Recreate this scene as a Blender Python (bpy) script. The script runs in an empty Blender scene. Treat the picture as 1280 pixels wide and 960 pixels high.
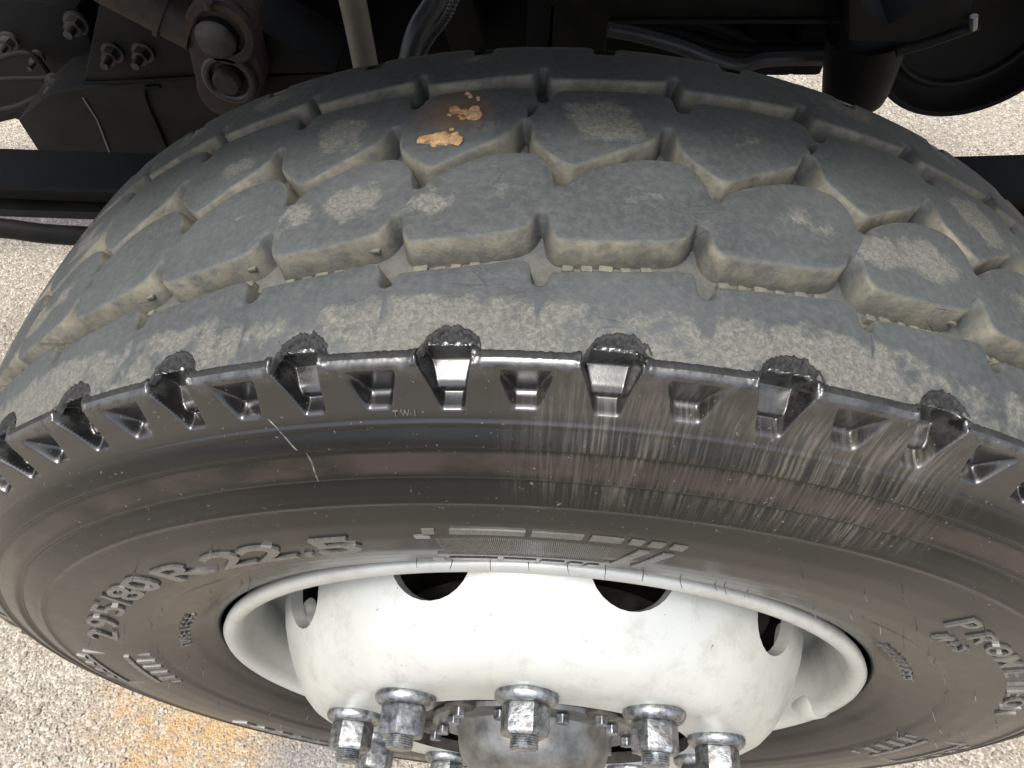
import bpy, bmesh, math, random
import numpy as np
from mathutils import Vector, Matrix, Euler, noise
from mathutils.geometry import delaunay_2d_cdt
R = math.radians
random.seed(7)
sc = bpy.context.scene
C = sc.collection
H = 0.5                                   # hub height above the ground
# ------------------------------------------------------------------ camera
cam = bpy.data.objects.new('camera', bpy.data.cameras.new('camera'))
C.objects.link(cam)
cam.location = (0.0296, -0.3178, 0.7816 + H)
cam.rotation_euler = (0.6084, 0.0510, 0.0723)
F = 963.4
cam.data.sensor_width = 36.0
cam.data.lens = 36.0 * F / 1280.0
cam.data.clip_start = 0.01
cam.data.clip_end = 500
sc.camera = cam
# ------------------------------------------------------------------ world, sun, exposure
SUN_EL, SUN_AZ = 74.0, 205.0              # azimuth: direction the light comes from, clockwise from +Y
w = bpy.data.worlds.new('World'); sc.world = w; w.use_nodes = True
nt = w.node_tree
sky = nt.nodes.new('ShaderNodeTexSky'); sky.sky_type = 'NISHITA'; sky.sun_disc = False
sky.sun_elevation = R(SUN_EL); sky.sun_rotation = R(SUN_AZ)
sky.air_density = 1.0; sky.dust_density = 5.0; sky.ozone_density = 1.0
hs = nt.nodes.new('ShaderNodeHueSaturation'); hs.inputs['Saturation'].default_value = .5; nt.links.new(sky.outputs[0], hs.inputs['Color'])
bg = nt.nodes['Background']; nt.links.new(hs.outputs[0], bg.inputs[0]); bg.inputs[1].default_value = 0.15
sun = bpy.data.objects.new('sun', bpy.data.lights.new('sun', 'SUN')); C.objects.link(sun)
sun.data.energy = 1.5; sun.data.angle = R(18); sun.data.color = (1.0, 0.965, 0.91)
az, el = R(SUN_AZ), R(SUN_EL)
sd = Vector((math.sin(az) * math.cos(el), math.cos(az) * math.cos(el), math.sin(el)))
sun.rotation_euler = sd.to_track_quat('Z', 'Y').to_euler()
sun.location = sd * 8
sc.view_settings.view_transform = 'Standard'; sc.view_settings.look = 'None'
sc.view_settings.exposure = 1.25; sc.view_settings.gamma = 1.0
sc.view_settings.use_curve_mapping = False

# ------------------------------------------------------------------ helpers
CAMM = Euler(cam.rotation_euler).to_matrix(); CAMO = Vector(cam.location)
def at(px, py, Y):
    """world point on the vertical plane y = Y seen at photo pixel px, py"""
    d = CAMM @ Vector(((px - 640) / F, -(py - 480) / F, -1.0))
    return CAMO + d * ((Y - CAMO.y) / d.y)
def tag(o, label=None, cat=None, group=None, kind=None):
    if label: o['label'] = label
    if cat: o['category'] = cat
    if group: o['group'] = group
    if kind: o['kind'] = kind
    return o
def empty(name, loc=(0, 0, 0)):
    o = bpy.data.objects.new(name, None); C.objects.link(o); o.location = loc; o.empty_display_size = .1
    return o
def link(name, me, mat=None, parent=None, loc=(0, 0, 0)):
    o = bpy.data.objects.new(name, me); C.objects.link(o); o.location = loc
    if mat:
        if me.materials: pass
        else: me.materials.append(mat)
    if parent: o.parent = parent
    return o
def mesh(name, v, f, smooth=True):
    me = bpy.data.meshes.new(name); me.from_pydata([tuple(p) for p in v], [], [tuple(q) for q in f]); me.update()
    if smooth: me.polygons.foreach_set('use_smooth', [True] * len(me.polygons))
    return me
def sharp(me, ang=35):
    me.set_sharp_from_angle(angle=R(ang)); return me
def bm_mesh(name, bm, ang=35):
    bmesh.ops.recalc_face_normals(bm, faces=bm.faces[:])
    me = bpy.data.meshes.new(name); bm.to_mesh(me); bm.free()
    me.polygons.foreach_set('use_smooth', [True] * len(me.polygons))
    return sharp(me, ang)
def revolve(prof, n=96, closed=True, a0=0, a1=2 * math.pi):
    """prof: list of (r, y) turned about the Y axis"""
    v = []; f = []; m = len(prof); full = abs(a1 - a0 - 2 * math.pi) < 1e-6
    k = n if full else n + 1
    for i in range(k):
        a = a0 + (a1 - a0) * i / n
        for r, y in prof: v.append((r * math.sin(a), y, r * math.cos(a)))
    for i in range(n):
        j = (i + 1) % k
        for q in range(m if closed else m - 1):
            p = (q + 1) % m
            f.append((i * m + q, i * m + p, j * m + p, j * m + q))
    return v, f
def rev_obj(name, prof, mat, parent=None, n=96, closed=True, loc=(0, 0, 0), ang=35, bev=0):
    v, f = revolve(prof, n, closed)
    bm = bmesh.new(); me = mesh(name, v, f); bm.from_mesh(me); bpy.data.meshes.remove(me)
    return link(name, bm_mesh(name, bm, ang), mat, parent, loc)
def box_bm(bm, c, s, rot=None, bev=.003):
    M = Matrix.Translation(c) @ (rot.to_4x4() if rot else Matrix()) @ Matrix.Diagonal((*s, 1))
    g = bmesh.ops.create_cube(bm, size=1, matrix=M)
    if bev:
        es = list({e for v_ in g['verts'] for e in v_.link_edges})
        bmesh.ops.bevel(bm, geom=es, offset=bev, segments=2, affect='EDGES', profile=.6)
def tube_mesh(name, pts, rad, n=14, closed_ends=True, radf=None):
    pts = [Vector(p) for p in pts]; v = []; f = []
    up = Vector((0, 0, 1)); N = len(pts)
    t0 = (pts[1] - pts[0]).normalized()
    a = t0.orthogonal().normalized()
    for i, p in enumerate(pts):
        t = (pts[min(i + 1, N - 1)] - pts[max(i - 1, 0)]).normalized()
        a = (a - t * a.dot(t)).normalized(); b = t.cross(a)
        r = radf(i) if radf else rad
        for k in range(n):
            q = 2 * math.pi * k / n
            v.append(p + (a * math.cos(q) + b * math.sin(q)) * r)
    for i in range(N - 1):
        for k in range(n):
            f.append((i * n + k, i * n + (k + 1) % n, (i + 1) * n + (k + 1) % n, (i + 1) * n + k))
    if closed_ends:
        f.append(tuple(range(n))[::-1]); f.append(tuple((N - 1) * n + k for k in range(n)))
    return sharp(mesh(name, v, f), 50)
def bez(P, n=24):
    """Catmull-Rom through points"""
    P = [Vector(p) for p in P]; P = [P[0] * 2 - P[1]] + P + [P[-1] * 2 - P[-2]]; out = []
    m = len(P) - 3
    for s in range(m):
        for i in range(n):
            t = i / n; a, b, c, d = P[s:s + 4]
            out.append(.5 * ((2 * b) + (c - a) * t + (2 * a - 5 * b + 4 * c - d) * t * t + (3 * b - a - 3 * c + d) * t ** 3))
    out.append(P[-2]); return out
def extrude_poly(name, pts, dy, bev=.003, ang=30):
    """polygon of world points on one y plane, thickened by dy away from the camera"""
    bm = bmesh.new(); vs = [bm.verts.new(p) for p in pts]; f = bm.faces.new(vs)
    g = bmesh.ops.extrude_face_region(bm, geom=[f])
    bmesh.ops.translate(bm, verts=[e for e in g['geom'] if isinstance(e, bmesh.types.BMVert)], vec=(0, dy, 0))
    if bev: bmesh.ops.bevel(bm, geom=bm.edges[:], offset=bev, segments=2, affect='EDGES', profile=.6)
    return bm_mesh(name, bm, ang)

# ------------------------------------------------------------------ materials
class NT:
    def __init__(s, name):
        s.m = bpy.data.materials.new(name); s.m.use_nodes = True; s.t = s.m.node_tree
        s.b = s.t.nodes['Principled BSDF']
    def n(s, ty, **kw):
        o = s.t.nodes.new('ShaderNode' + ty)
        for k, v in kw.items():
            if k in ('inp',):
                for a, b in v.items():
                    if hasattr(b, 'is_linked') or isinstance(b, bpy.types.NodeSocket): s.t.links.new(b, o.inputs[a])
                    else: o.inputs[a].default_value = b
            else: setattr(o, k, v)
        return o
    def l(s, a, b): s.t.links.new(a, b)
    def set(s, k, v):
        if isinstance(v, bpy.types.NodeSocket): s.l(v, s.b.inputs[k])
        else: s.b.inputs[k].default_value = v
    def noise(s, vec, scale, detail=6, rough=.6, dist=0):
        o = s.n('TexNoise', inp={'Scale': scale, 'Detail': detail, 'Roughness': rough, 'Distortion': dist})
        if vec: s.l(vec, o.inputs['Vector'])
        return o.outputs['Fac']
    def ramp(s, fac, a, b, c0=(0, 0, 0, 1), c1=(1, 1, 1, 1)):
        o = s.n('ValToRGB'); s.l(fac, o.inputs[0]); e = o.color_ramp.elements
        e[0].position = a; e[1].position = b; e[0].color = c0; e[1].color = c1
        return o.outputs[0]
    def mix(s, fac, a, b, mode='MIX'):
        o = s.n('MixRGB', blend_type=mode)
        for k, v in ((0, fac), (1, a), (2, b)):
            if isinstance(v, bpy.types.NodeSocket): s.l(v, o.inputs[k])
            else: o.inputs[k].default_value = v if k == 0 else ((*v, 1) if len(v) == 3 else v)
        return o.outputs[0]
    def math(s, op, a, b=0., clamp=False):
        o = s.n('Math', operation=op, use_clamp=clamp)
        for k, v in ((0, a), (1, b)):
            if isinstance(v, bpy.types.NodeSocket): s.l(v, o.inputs[k])
            else: o.inputs[k].default_value = v
        return o.outputs[0]
    def bump(s, h, strength, dist, prev=None):
        o = s.n('Bump', inp={'Strength': strength, 'Distance': dist}); s.l(h, o.inputs['Height'])
        if prev: s.l(prev, o.inputs['Normal'])
        return o.outputs[0]
    def attr(s, name): return s.n('Attribute', attribute_name=name).outputs['Fac']
    def obj(s): return s.n('TexCoord').outputs['Object']
    def scale(s, vec, sc_):
        return s.n('Mapping', inp={'Vector': vec, 'Scale': sc_}).outputs[0]

CLAY_AT = (.5205 * math.sin(R(-4.6)), .046, .5205 * math.cos(R(-4.6)))
def mat_tread():
    s = NT('tread_rubber'); o = s.obj()
    big = s.noise(o, 14, 5, .55)
    base = s.mix(s.ramp(big, .35, .68), (.030, .034, .0345), (.047, .053, .0525))
    fine = s.noise(o, 260, 4, .7)
    base = s.mix(s.math('MULTIPLY', s.ramp(fine, .42, .8), .6), base, (.080, .086, .084))
    # dried dust in worn hollows: speckled, only where the dust attribute says
    worm = s.noise(o, 420, 5, .75, .7)
    patch = s.math('ADD', s.attr('dust'), s.math('MULTIPLY', s.math('SUBTRACT', s.noise(o, 75, 4, .65), .5), 1.15))
    pm = s.ramp(patch, .42, .62)
    speck = s.math('MULTIPLY', pm, s.ramp(worm, .40, .66))
    base = s.mix(s.math('MULTIPLY', pm, .5), base, (.085, .084, .074))
    base = s.mix(s.math('MULTIPLY', speck, .8), base, (.165, .16, .132))
    # dusty tan groove walls
    wn = s.noise(o, 120, 5, .65)
    wf = s.math('MULTIPLY', s.attr('wall'), s.ramp(wn, .22, .55))
    tan = s.mix(s.ramp(s.noise(o, 45, 4), .35, .7), (.095, .088, .066), (.195, .178, .130))
    base = s.mix(s.math('MULTIPLY', wf, .92), base, tan)
    # clay smeared round the crumbs
    d = s.n('VectorMath', operation='DISTANCE'); s.l(o, d.inputs[0]); d.inputs[1].default_value = CLAY_AT
    q = s.math('ADD', d.outputs['Value'], s.math('MULTIPLY', s.math('SUBTRACT', s.noise(o, 110, 6, .7), .5), .035))
    cl = s.n('MapRange', inp={'Value': q, 'From Min': .026, 'From Max': .008}).outputs[0]
    base = s.mix(s.math('MULTIPLY', cl, .75), base, (.105, .070, .042))
    # small cuts and abrasion lines
    cut = s.n('TexVoronoi', feature='DISTANCE_TO_EDGE', inp={'Scale': 62., 'Randomness': 1.}); s.l(s.scale(o, (1, 2.6, 1)), cut.inputs['Vector'])
    cm = s.math('MULTIPLY', s.ramp(cut.outputs[0], .0, .035, (1, 1, 1, 1), (0, 0, 0, 1)), s.ramp(s.noise(o, 30, 3), .60, .70))
    base = s.mix(s.math('MULTIPLY', cm, .28), base, (.012, .012, .012))
    s.set('Base Color', base); s.set('Roughness', .72); s.set('Specular IOR Level', .35)
    h = s.math('ADD', s.math('MULTIPLY', fine, .5), s.math('MULTIPLY', speck, .8))
    h = s.math('SUBTRACT', h, s.math('MULTIPLY', cm, .6))
    n0 = s.bump(s.noise(o, 55, 4, .6), .35, .004)
    s.set('Normal', s.bump(h, .4, .0014, n0))
    return s.m
def mat_sidewall():
    s = NT('sidewall_rubber'); o = s.obj(); uv = s.n('UVMap', uv_map='polar').outputs[0]
    sep = s.n('SeparateXYZ'); s.l(uv, sep.inputs[0]); th, rr = sep.outputs[0], sep.outputs[1]
    base = s.mix(s.ramp(s.noise(o, 9, 5), .35, .7), (.0045, .0045, .0044), (.0095, .0092, .0084))
    # brown scuffing: streaks run radially, mostly on the ridged upper sidewall
    st = s.noise(s.scale(uv, (260, 26, 1)), 1.0, 6, .7, .6)
    fine = s.noise(s.scale(uv, (900, 160, 1)), 1.0, 4, .75, .4)
    m1 = s.ramp(s.noise(s.scale(uv, (7, 14, 1)), 1.0, 4, .6), .44, .62)
    rb = s.n('MapRange', inp={'Value': rr, 'From Min': .43, 'From Max': .447}).outputs[0]
    rc = s.n('MapRange', inp={'Value': rr, 'From Min': .512, 'From Max': .498}).outputs[0]
    side = s.n('MapRange', inp={'Value': th, 'From Min': -.02, 'From Max': .10}).outputs[0]   # the scuffed stretch of this tyre
    side2 = s.n('MapRange', inp={'Value': th, 'From Min': .52, 'From Max': .40}).outputs[0]
    scuff = s.math('MULTIPLY', s.math('MULTIPLY', rb, rc), s.math('MULTIPLY', side, side2))
    scuff = s.math('MULTIPLY', scuff, s.math('ADD', .35, s.math('MULTIPLY', m1, .65)))
    sk = s.math('MULTIPLY', scuff, s.ramp(st, .45, .72))
    base = s.mix(s.math('MULTIPLY', scuff, .30), base, (.034, .030, .026))
    base = s.mix(s.math('MULTIPLY', sk, .8), base, (.155, .138, .112))
    # clay-coloured band between the rings
    b1 = s.math('MULTIPLY', s.n('MapRange', inp={'Value': rr, 'From Min': .4535, 'From Max': .456}).outputs[0],
                s.n('MapRange', inp={'Value': rr, 'From Min': .4665, 'From Max': .465}).outputs[0])
    bm_ = s.math('MULTIPLY', b1, s.ramp(s.noise(s.scale(uv, (9, 40, 1)), 1, 4), .3, .6))
    base = s.mix(s.math('MULTIPLY', bm_, .5), base, (.048, .037, .030))
    # thin dust film low on the sidewall
    film = s.ramp(s.noise(o, 16, 6, .6), .42, .75)
    low = s.n('MapRange', inp={'Value': rr, 'From Min': .445, 'From Max': .415}).outputs[0]
    base = s.mix(s.math('MULTIPLY', film, s.math('MULTIPLY', low, .35)), base, (.032, .031, .028))
    sp = s.ramp(s.noise(o, 420, 2, .5), .70, .76)
    base = s.mix(s.math('MULTIPLY', sp, .35), base, (.25, .24, .21))
    edge = s.math('MULTIPLY', s.n('MapRange', inp={'Value': rr, 'From Min': .503, 'From Max': .512}).outputs[0], s.ramp(s.noise(o, 90, 6, .7), .42, .68))
    base = s.mix(s.math('MULTIPLY', edge, .45), base, (.09, .092, .086))
    s.set('Base Color', base)
    rg = s.math('ADD', .15, s.math('MULTIPLY', s.noise(o, 40, 5), .16))
    rg = s.math('ADD', s.math('ADD', rg, s.math('MULTIPLY', scuff, .16)), s.math('MULTIPLY', edge, .2))
    s.set('Roughness', rg); s.set('Specular IOR Level', s.math('ADD', .28, s.math('MULTIPLY', s.n('MapRange', inp={'Value': rr, 'From Min': .478, 'From Max': .488}).outputs[0], .67)))
    h = s.math('ADD', s.math('MULTIPLY', fine, scuff), s.math('MULTIPLY', s.noise(o, 500, 3), .25))
    s.set('Normal', s.bump(h, .25, .0008))
    return s.m
def mat_simple(name, col, rough=.5, metal=0., col2=None, nsc=30, bump=0., bsc=200, spec=.5, coat=0., lo=.35, hi=.7):
    s = NT(name); o = s.obj()
    if col2: s.set('Base Color', s.mix(s.ramp(s.noise(o, nsc, 6, .65), lo, hi), col, col2))
    else: s.set('Base Color', (*col, 1))
    s.set('Roughness', s.math('ADD', rough - .08, s.math('MULTIPLY', s.noise(o, nsc * 2, 5), .16)))
    s.set('Metallic', metal); s.set('Specular IOR Level', spec); s.set('Coat Weight', coat)
    if bump: s.set('Normal', s.bump(s.noise(o, bsc, 4, .7), bump, .001))
    return s.m
def mat_ground():
    s = NT('concrete_ground'); o = s.obj()
    agg = s.n('TexVoronoi', inp={'Scale': 240., 'Randomness': 1.}); s.l(o, agg.inputs['Vector'])
    n1 = s.noise(o, 85, 10, .78); n2 = s.noise(o, 3.2, 5, .6)
    base = s.mix(s.ramp(n1, .3, .72), (.37, .325, .235), (.64, .595, .475))
    base = s.mix(s.math('MULTIPLY', s.ramp(agg.outputs['Distance'], .05, .6), .35), (.20, .17, .14), base)
    hue = s.n('SeparateColor'); s.l(agg.outputs['Color'], hue.inputs[0])
    base = s.mix(s.math('MULTIPLY', s.ramp(hue.outputs[0], .6, .95), .45), base, (.70, .65, .56))
    base = s.mix(s.math('MULTIPLY', s.ramp(hue.outputs[1], .86, .93), .7), base, (.10, .095, .09))
    def spot(x, y, rad, soft):
        d = s.n('VectorMath', operation='DISTANCE'); s.l(o, d.inputs[0]); d.inputs[1].default_value = (x, y, 0)
        q = s.math('ADD', d.outputs['Value'], s.math('MULTIPLY', s.math('SUBTRACT', s.noise(o, 14, 5, .7), .5), rad * 1.1))
        return s.n('MapRange', inp={'Value': q, 'From Min': rad, 'From Max': rad - soft}).outputs[0]
    rust = s.math('MULTIPLY', spot(-.56, -.08, .20, .14), s.ramp(s.noise(o, 40, 5), .3, .6))
    base = s.mix(s.math('MULTIPLY', rust, .7), base, (.42, .25, .09))
    grey = spot(-.36, -.16, .10, .06)  # bluish-grey patch: shade beneath the tyre painted on the ground
    base = s.mix(s.math('MULTIPLY', grey, .6), base, (.16, .165, .175))
    base = s.mix(s.math('MULTIPLY', s.ramp(n2, .52, .7), .25), base, (.26, .235, .2))
    s.set('Base Color', base); s.set('Roughness', .85); s.set('Specular IOR Level', .3)
    h = s.math('ADD', n1, s.math('MULTIPLY', agg.outputs['Distance'], -.8))
    s.set('Normal', s.bump(h, .8, .006))
    return s.m
M_TREAD = mat_tread(); M_SIDE = mat_sidewall(); M_GROUND = mat_ground()
M_TORN = mat_simple('torn_rubber', (.010, .010, .010), .7, bump=.4, bsc=420, col2=(.022, .022, .022), nsc=150, spec=.3)
def mat_rim():
    s = NT('silver_paint'); o = s.obj()
    base = s.mix(s.ramp(s.noise(o, 12, 5), .35, .7), (.40, .41, .385), (.47, .48, .455))
    g = s.math('MULTIPLY', s.ramp(s.noise(o, 34, 8, .72), .50, .74), .55)
    base = s.mix(g, base, (.24, .225, .19))
    run = s.ramp(s.noise(s.scale(o, (70, 9, 9)), 1., 5, .65), .58, .70)
    base = s.mix(s.math('MULTIPLY', run, .22), base, (.22, .20, .165))
    chip = s.ramp(s.noise(o, 170, 3, .6), .715, .735)
    base = s.mix(s.math('MULTIPLY', chip, .8), base, (.10, .085, .07))
    s.set('Base Color', base); s.set('Metallic', .35)
    s.set('Roughness', s.math('ADD', .27, s.math('MULTIPLY', s.noise(o, 25, 6), .22)))
    n0 = s.bump(s.noise(o, 24, 3), .12, .004)
    s.set('Normal', s.bump(s.math('SUBTRACT', s.noise(o, 600, 3), s.math('MULTIPLY', chip, 2.)), .12, .0008, n0))
    return s.m
M_RIM = mat_rim()
def mat_nut():
    s = NT('zinc_steel'); rnd = s.n('ObjectInfo').outputs['Random']
    o = s.n('VectorMath', operation='ADD'); s.l(s.obj(), o.inputs[0])
    cx = s.n('CombineXYZ'); s.l(s.math('MULTIPLY', rnd, 3.7), cx.inputs[0]); s.l(rnd, cx.inputs[2]); s.l(cx.outputs[0], o.inputs[1]); o = o.outputs[0]
    base = s.mix(s.ramp(s.noise(o, 150, 6, .65), .35, .68), (.10, .105, .11), (.42, .44, .45))
    rust = s.math('MULTIPLY', s.ramp(s.noise(o, 70, 7, .7), .50, .66), s.math('ADD', .15, s.math('MULTIPLY', rnd, .6)))
    base = s.mix(rust, base, (.085, .062, .045))
    s.set('Base Color', base); s.set('Metallic', s.math('SUBTRACT', 1., s.math('MULTIPLY', rust, .8)))
    s.set('Roughness', s.math('ADD', .24, s.math('MULTIPLY', s.noise(o, 90, 5), .26)))
    s.set('Normal', s.bump(s.noise(o, 230, 5, .7), .55, .001))
    return s.m
M_NUT = mat_nut()
M_CAP = mat_simple('hub_cap_metal', (.09, .09, .086), .36, .7, col2=(.22, .22, .21), nsc=45, bump=.15, bsc=240)
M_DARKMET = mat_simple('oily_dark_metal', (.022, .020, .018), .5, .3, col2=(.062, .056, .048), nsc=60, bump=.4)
M_BLACK = mat_simple('black_chassis_paint', (.0018, .0018, .0018), .6, col2=(.0045, .0043, .0039), nsc=25, bump=.25, spec=.12)
M_GREY = mat_simple('dusty_black_steel', (.0045, .0045, .0042), .62, col2=(.013, .012, .010), nsc=18, bump=.25, spec=.15)
M_ENGINE = mat_simple('dark_engine_iron', (.002, .002, .002), .8, col2=(.005, .0048, .0045), nsc=20, spec=.2)  # near-black base: shade under the truck put into the colour
M_RUST = mat_simple('rusty_steel', (.012, .0095, .0075), .7, .2, col2=(.050, .027, .015), nsc=55, bump=.6, bsc=180)
M_BEIGE = mat_simple('dusty_rod_paint', (.095, .09, .07), .55, col2=(.14, .13, .10), nsc=25, bump=.2)
M_HOSE = mat_simple('grey_hose_rubber', (.018, .019, .0195), .45, col2=(.032, .032, .032), nsc=50)
M_CLAY = mat_simple('dry_orange_clay', (.19, .105, .045), .9, col2=(.42, .28, .14), nsc=160, bump=.9, bsc=500)
M_STONE = mat_simple('loose_grit', (.16, .14, .12), .85, col2=(.50, .45, .37), nsc=14)

# ------------------------------------------------------------------ ground
def build_ground():
    def axis(lo, hi, step, far):
        a = list(np.arange(lo, hi, step)); s_ = step; p = lo; q = hi; L = []; Rr = [hi]
        while p > -far: s_ *= 1.5; p -= s_; L.append(p)
        s_ = step
        while q < far: s_ *= 1.5; q += s_; Rr.append(q)
        return L[::-1] + a + Rr
    X = axis(-2.2, 1.9, .012, 60); Y = axis(-.7, 2.4, .012, 60)
    v = []
    for y in Y:
        for x in X:
            z = 0
            if -2.3 < x < 2 and -.8 < y < 2.5:
                z = .0016 * noise.noise((x * 30, y * 30, 0)) + .0025 * noise.noise((x * 6, y * 6, 3)) - .0035
            else: z = -.0035
            v.append((x, y, z))
    n = len(X)
    f = [(j * n + i, j * n + i + 1, (j + 1) * n + i + 1, (j + 1) * n + i) for j in range(len(Y) - 1) for i in range(n - 1)]
    o = link('ground', mesh('ground', v, f), M_GROUND)
    tag(o, 'pale sandy concrete ground with grit and rusty stains', 'ground', kind='structure')
build_ground()
def build_grit():
    bm0 = bmesh.new(); bmesh.ops.create_icosphere(bm0, subdivisions=1, radius=1)
    bv = np.array([v.co for v in bm0.verts]); bf = [[v.index for v in f.verts] for f in bm0.faces]; bm0.free()
    rg = np.random.default_rng(3); V = []; Fa = []
    for k in range(9000):
        t = rg.random()
        if t < .45: x, y = rg.uniform(-1.1, -.2), rg.uniform(-.35, .2)
        elif t < .60: x, y = rg.uniform(.35, .9), rg.uniform(-.3, .1)
        elif t < .8: x, y = rg.uniform(-1.9, -.7), rg.uniform(.2, 1.8)
        else: x, y = rg.uniform(.3, 1.5), rg.uniform(1.0, 2.0)
        r = .0012 + .0022 * rg.random() ** 2 + (.004 * rg.random() if rg.random() < .03 else 0)
        s_ = rg.uniform(.6, 1.25, 3) * r; s_[2] *= .7; a = rg.uniform(0, 6.28)
        p = bv * (1 + rg.uniform(-.22, .22, (len(bv), 1))) * s_
        p = np.stack([p[:, 0] * math.cos(a) - p[:, 1] * math.sin(a) + x, p[:, 0] * math.sin(a) + p[:, 1] * math.cos(a) + y, p[:, 2] + r * .2 - .002], 1)
        b = len(V) * 1; o_ = k * len(bv); V.extend(p.tolist()); Fa.extend([[i + o_ for i in q] for q in bf])
    o = link('loose_grit', mesh('loose_grit', V, Fa, False), M_STONE)
    tag(o, 'loose grit scattered over the sandy concrete', 'grit', kind='stuff')
build_grit()

# ------------------------------------------------------------------ wheel
wheel = empty('truck_wheel_assembly', (0, 0, 0))
tag(wheel, 'worn black truck tyre on a silver ten-nut steel wheel', 'wheel')
RC = .520                                             # radius used for lengths along the tread
ANCH = {-3: -22.6, -2: -14.7, -1: -6.8, 0: 1.2, 1: 9.8, 2: 18.7, 3: 27.2}
PIT = (360 - 49.8) / 38
def th_of(u):
    """tread pitch coordinate -> angle in degrees clockwise from the top"""
    if u >= 3: return 27.2 + (u - 3) * PIT
    if u <= -3: return -22.6 + (u + 3) * PIT
    k = math.floor(u); return ANCH[k] + (ANCH[k + 1] - ANCH[k]) * (u - k)
_US = np.arange(-24, 25, .25); _TS = np.array([th_of(u) for u in _US])
def u_of(t): return float(np.interp(t, _TS, _US))
def s_of(u): return R(th_of(u)) * RC
def rtop(y): return .522 - y * y / 1.54
def put(s, y, depth):
    a = s / RC; r = rtop(y) - depth
    p = Vector((r * math.sin(a), y, r * math.cos(a)))
    if p.z < -.4992: p.z = -.4992
    return p
def nz(*a): return noise.noise(Vector(a))
# --- carcass: profile in (r, y) from the outer bead over the tread to the inner bead
def smooth01(x): x = min(1, max(0, x)); return x * x * (3 - 2 * x)
SW = [(.3000, -.1150), (.3010, -.1225), (.3045, -.1262), (.3120, -.1292), (.3165, -.1312), (.3180, -.1330), (.330, -.1375), (.3450, -.1420),
      (.3520, -.1436), (.3540, -.1452), (.3700, -.1482), (.3900, -.1500), (.4100, -.1502), (.4260, -.1488), (.4300, -.1484), (.4315, -.1498), (.4330, -.1500), (.4345, -.1486),
      (.4375, -.1482), (.4470, -.1446), (.4482, -.1432), (.4496, -.1432), (.4508, -.1452), (.4525, -.1452), (.4660, -.1392), (.4672, -.1380), (.4686, -.1380), (.4698, -.1396), (.4715, -.1394),
      (.4760, -.1366), (.4806, -.1328), (.4812, -.1332), (.4819, -.1332), (.4825, -.1316), (.4900, -.1282), (.5000, -.1250), (.5070, -.1232), (.5105, -.1222), (.5125, -.1208), (.5138, -.1185), (.5142, -.115)]
def side_y(r):
    rs = [p[0] for p in SW[:-3]]; ys = [p[1] for p in SW[:-3]]
    return float(np.interp(r, rs, ys))
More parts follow.
